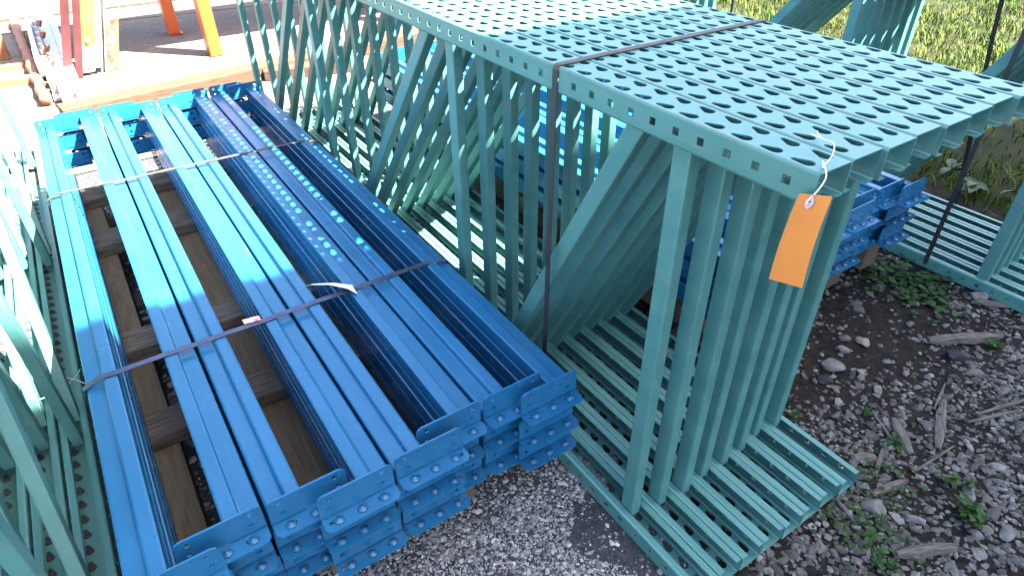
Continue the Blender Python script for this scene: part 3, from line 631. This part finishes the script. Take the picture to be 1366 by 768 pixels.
stone(0.255, 0.70, 0.018, M['stone'], 'small grey stone just right of the biggest weed', (1.1, 0.9, 0.6), 0.2, 16)
stone(-0.105, 1.30, 0.040, M['stone_dark'], 'dark lump of tarmac below the half buried board', (1.2, 0.8, 0.5), 1.0, 7)
stone(-0.225, 1.70, 0.035, M['stone'], 'round grey stone beside the right bundle front column', (1, 1, 0.7), 0.0, 8)
stone(0.02, 0.60, 0.022, M['stone'], 'small pale stone left of the angular one by the bundle foot', (1, 0.8, 0.6), 0.0, 9)
stone(-0.235, 0.99, 0.018, M['stone_pale'], 'small tan stone below the large speckled one', (1, 0.8, 0.7), 0.0, 10)
stone(-0.16, 0.96, 0.020, M['stone_pale'], 'small beige stone in the gravel left of the sticks', (1, 0.9, 0.7), 0.0, 12)
def stick(a, b, wd, th, label, seed, cat='wood piece'):
    a, b = Vector((*a, 0)), Vector((*b, 0)); L = (b - a).length; bm = bmesh.new(); n = 9; rings = []
    for i in range(n):
        t = i / (n - 1); tp = 1 - 0.45 * abs(2 * t - 1) ** 3; off = 0.12 * wd * noise.noise((t * 3, seed, 0.5))
        ww = wd * tp * (0.9 + 0.25 * noise.noise((t * 4, seed, 2))) / 2; hh = th * tp / 2
        rings.append([bm.verts.new((t * L - L / 2, off + ww * cy, hh * cz * (1 + 0.2 * noise.noise((t * 5, cy, seed))))) for cy, cz in ((-1, -0.7), (1, -1), (0.95, 0.6), (0.4, 1), (-0.6, 0.85))])
    for i in range(n - 1):
        for k in range(5): bm.faces.new((rings[i][k], rings[i][(k + 1) % 5], rings[i + 1][(k + 1) % 5], rings[i + 1][k]))
    bm.faces.new(rings[0]); bm.faces.new(rings[-1])
    o = link_mesh('wood_piece', bm_mesh(bm, 'wood_piece'), M['stick']); c = (a + b) / 2
    o.location = (c.x, c.y, soil_h(c.x, c.y) + th * 0.5 + 0.006); o.rotation_euler = (random.uniform(-0.2, 0.2), random.uniform(-0.04, 0.04), math.atan2(b.y - a.y, b.x - a.x)); return tag(o, label, cat, 'wood scraps on the gravel')
stick((0.066, 0.876), (-0.022, 1.074), 0.030, 0.010, 'long flat grey wood splinter standing out in the right gravel', 1)
stick((-0.065, 0.879), (0.033, 0.804), 0.030, 0.008, 'flat pale wood chip above the small leafy weed', 2)
stick((0.018, 0.662), (-0.022, 0.77), 0.016, 0.008, 'narrow pale stick just right of the bundle foot end', 3)
stick((0.049, 0.591), (0.075, 0.712), 0.022, 0.012, 'brown wood scrap above the angular grey stone', 4)
stick((0.18, 0.48), (0.246, 0.611), 0.030, 0.020, 'thick grey wood scrap below the biggest weed', 5)
stick((-0.196, 1.305), (-0.076, 1.515), 0.040, 0.024, 'half buried dark board in the soil before the right bundle', 6)
stick((0.120, 1.30), (0.060, 1.10), 0.012, 0.009, 'thin branch at the right edge of the gravel, upper one', 7)
stick((0.12, 1.21), (0.06, 1.05), 0.010, 0.008, 'thin branch at the right edge of the gravel, lower one', 8)
stick((-0.115, 0.86), (-0.02, 0.80), 0.009, 0.006, 'dark twig between the posts and the flat pale chip', 9)
stick((0.07, 0.75), (0.085, 0.92), 0.007, 0.005, 'thin straight twig lying above the biggest weed', 10)
stick((0.075, 0.475), (0.01, 0.50), 0.012, 0.007, 'short brown stick against the foot of the middle bundle', 11)
stick((-0.215, 1.66), (-0.135, 1.735), 0.030, 0.012, 'flat wood scrap touching the right bundle front column', 12)
stick((-0.02, 1.02), (-0.06, 1.16), 0.010, 0.006, 'thin twig crossing the top of the long flat splinter', 13)
stick((-0.04, 0.66), (-0.015, 0.715), 0.036, 0.006, 'pale curled scrap beside the end of the bundle foot', 14)

def leaf_mesh(l, wd, droop):
    V = []; F = []; n = 6
    for i in range(n):
        t = i / (n - 1); ww = wd * math.sin(math.pi * min(0.97, t * 0.92 + 0.05)) ** 0.8 / 2; z = l * (0.35 * t - droop * t * t)
        V += [(t * l, -ww, z + ww * 0.35), (t * l, 0, z), (t * l, ww, z + ww * 0.35)]
    for i in range(n - 1):
        for k in (0, 1): F.append((i * 3 + k, i * 3 + k + 1, i * 3 + k + 4, i * 3 + k + 3))
    me = mesh_pd('leaf', V, F); me.polygons.foreach_set('use_smooth', [True] * len(F)); return me
LEAF = [leaf_mesh(0.034, 0.020, 0.35), leaf_mesh(0.030, 0.024, 0.5), leaf_mesh(0.040, 0.013, 0.3)]
LEAFG = leaf_mesh(0.10, 0.055, 0.45); LEAFG.materials.append(M['leafgrey'])
for l_ in LEAF: l_.materials.append(M['leaf'])
def weed(x, y, n, spread, h, label, size=1.0, meshes=LEAF):
    z0 = soil_h(x, y) if y < 2.2 else turf_h(x, y)
    e = empty('weed', (x, y, z0)); tag(e, label, 'weed')
    stems = max(1, n // 7); tips = []
    for s in range(stems):
        a = random.uniform(0, 6.28); rr = spread * random.uniform(0.25, 1); tp = Vector((rr * math.cos(a), rr * math.sin(a), h * random.uniform(0.5, 1)))
        tube('stem', [Vector((0, 0, 0)), tp * 0.5 + Vector((0, 0, h * 0.12)), tp], 0.0011 * size, M['leaf'], e, 5); tips.append(tp)
    for k in range(n):
        tp = tips[k % stems]; t = random.uniform(0.3, 1.0); q = link_mesh('leaf', random.choice(meshes), None, e)
        q.location = tp * t + Vector((random.uniform(-1, 1), random.uniform(-1, 1), 0.2)) * 0.006; q.rotation_euler = (random.uniform(-0.4, 0.4), random.uniform(-0.5, 0.3), random.uniform(0, 6.28)); q.scale = (size * random.uniform(0.6, 1.15),) * 3
    return e
weed(0.210, 0.715, 30, 0.060, 0.06, 'biggest dark green leafy weed in the right gravel')
weed(0.140, 0.795, 22, 0.045, 0.03, 'low sparse weed just above the biggest one', 0.7)
weed(-0.012, 0.800, 12, 0.025, 0.03, 'small leafy weed below the flat pale wood chip', 0.8)
weed(0.165, 0.430, 28, 0.060, 0.035, 'bushy fine leaved weed at the bottom edge by the bundle foot', 0.75)
weed(-0.234, 0.625, 8, 0.020, 0.03, 'tiny weed sprouting behind the last teal post foot', 0.9)
weed(-0.051, 1.484, 12, 0.030, 0.03, 'small pale weed right of the half buried board', 0.9)
weed(-0.12, 0.83, 10, 0.025, 0.02, 'yellowish little weed left of the sticks', 0.6)
weed(-0.66, 2.50, 6, 0.04, 0.07, 'broad grey leaved weed behind the slanting black strap', 1.0, [LEAFG])
weed(-0.80, 2.62, 5, 0.04, 0.07, 'broad grey leaved weed by the far pallet corner and grass', 0.9, [LEAFG])
weed(-0.52, 2.62, 5, 0.04, 0.06, 'broad grey leaved weed right of the slanting black strap', 0.8, [LEAFG])
# low clover
def clover(name, cx, cy, sx, sy, n, label, r0=0.007):
    V = []; F = []
    for k in range(n):
        x = random.gauss(cx, sx); y = random.gauss(cy, sy)
        if x < 0.01 and -0.05 < y < 0.62: continue
        z = soil_h(x, y) + random.uniform(0.006, 0.022); rr = r0 * random.uniform(0.5, 1.2); tx, ty = random.uniform(-0.4, 0.4), random.uniform(-0.4, 0.4); b = len(V)
        for i in range(8):
            a = i * math.pi / 4; V.append((x + rr * math.cos(a), y + rr * math.sin(a), z + rr * (tx * math.cos(a) + ty * math.sin(a))))
        F.append(tuple(range(b, b + 8)))
    return tag(link_mesh(name, mesh_pd(name, V, F), M['leaf']), label, 'ground cover', kind='stuff')
clover('clover_patch', -0.42, 1.57, 0.10, 0.07, 260, 'round leaved ground cover between the far pallet and right bundle', 0.012)
clover('clover_patch', 0.09, 0.50, 0.09, 0.06, 170, 'tiny green ground cover beside the foot of the middle bundle', 0.006)
clover('clover_patch', 0.02, 0.66, 0.06, 0.06, 130, 'tiny green ground cover past the foot of the middle bundle', 0.006)
clover('clover_patch', 0.05, 0.83, 0.30, 0.25, 110, 'scattered tiny seedlings through the right gravel', 0.005)
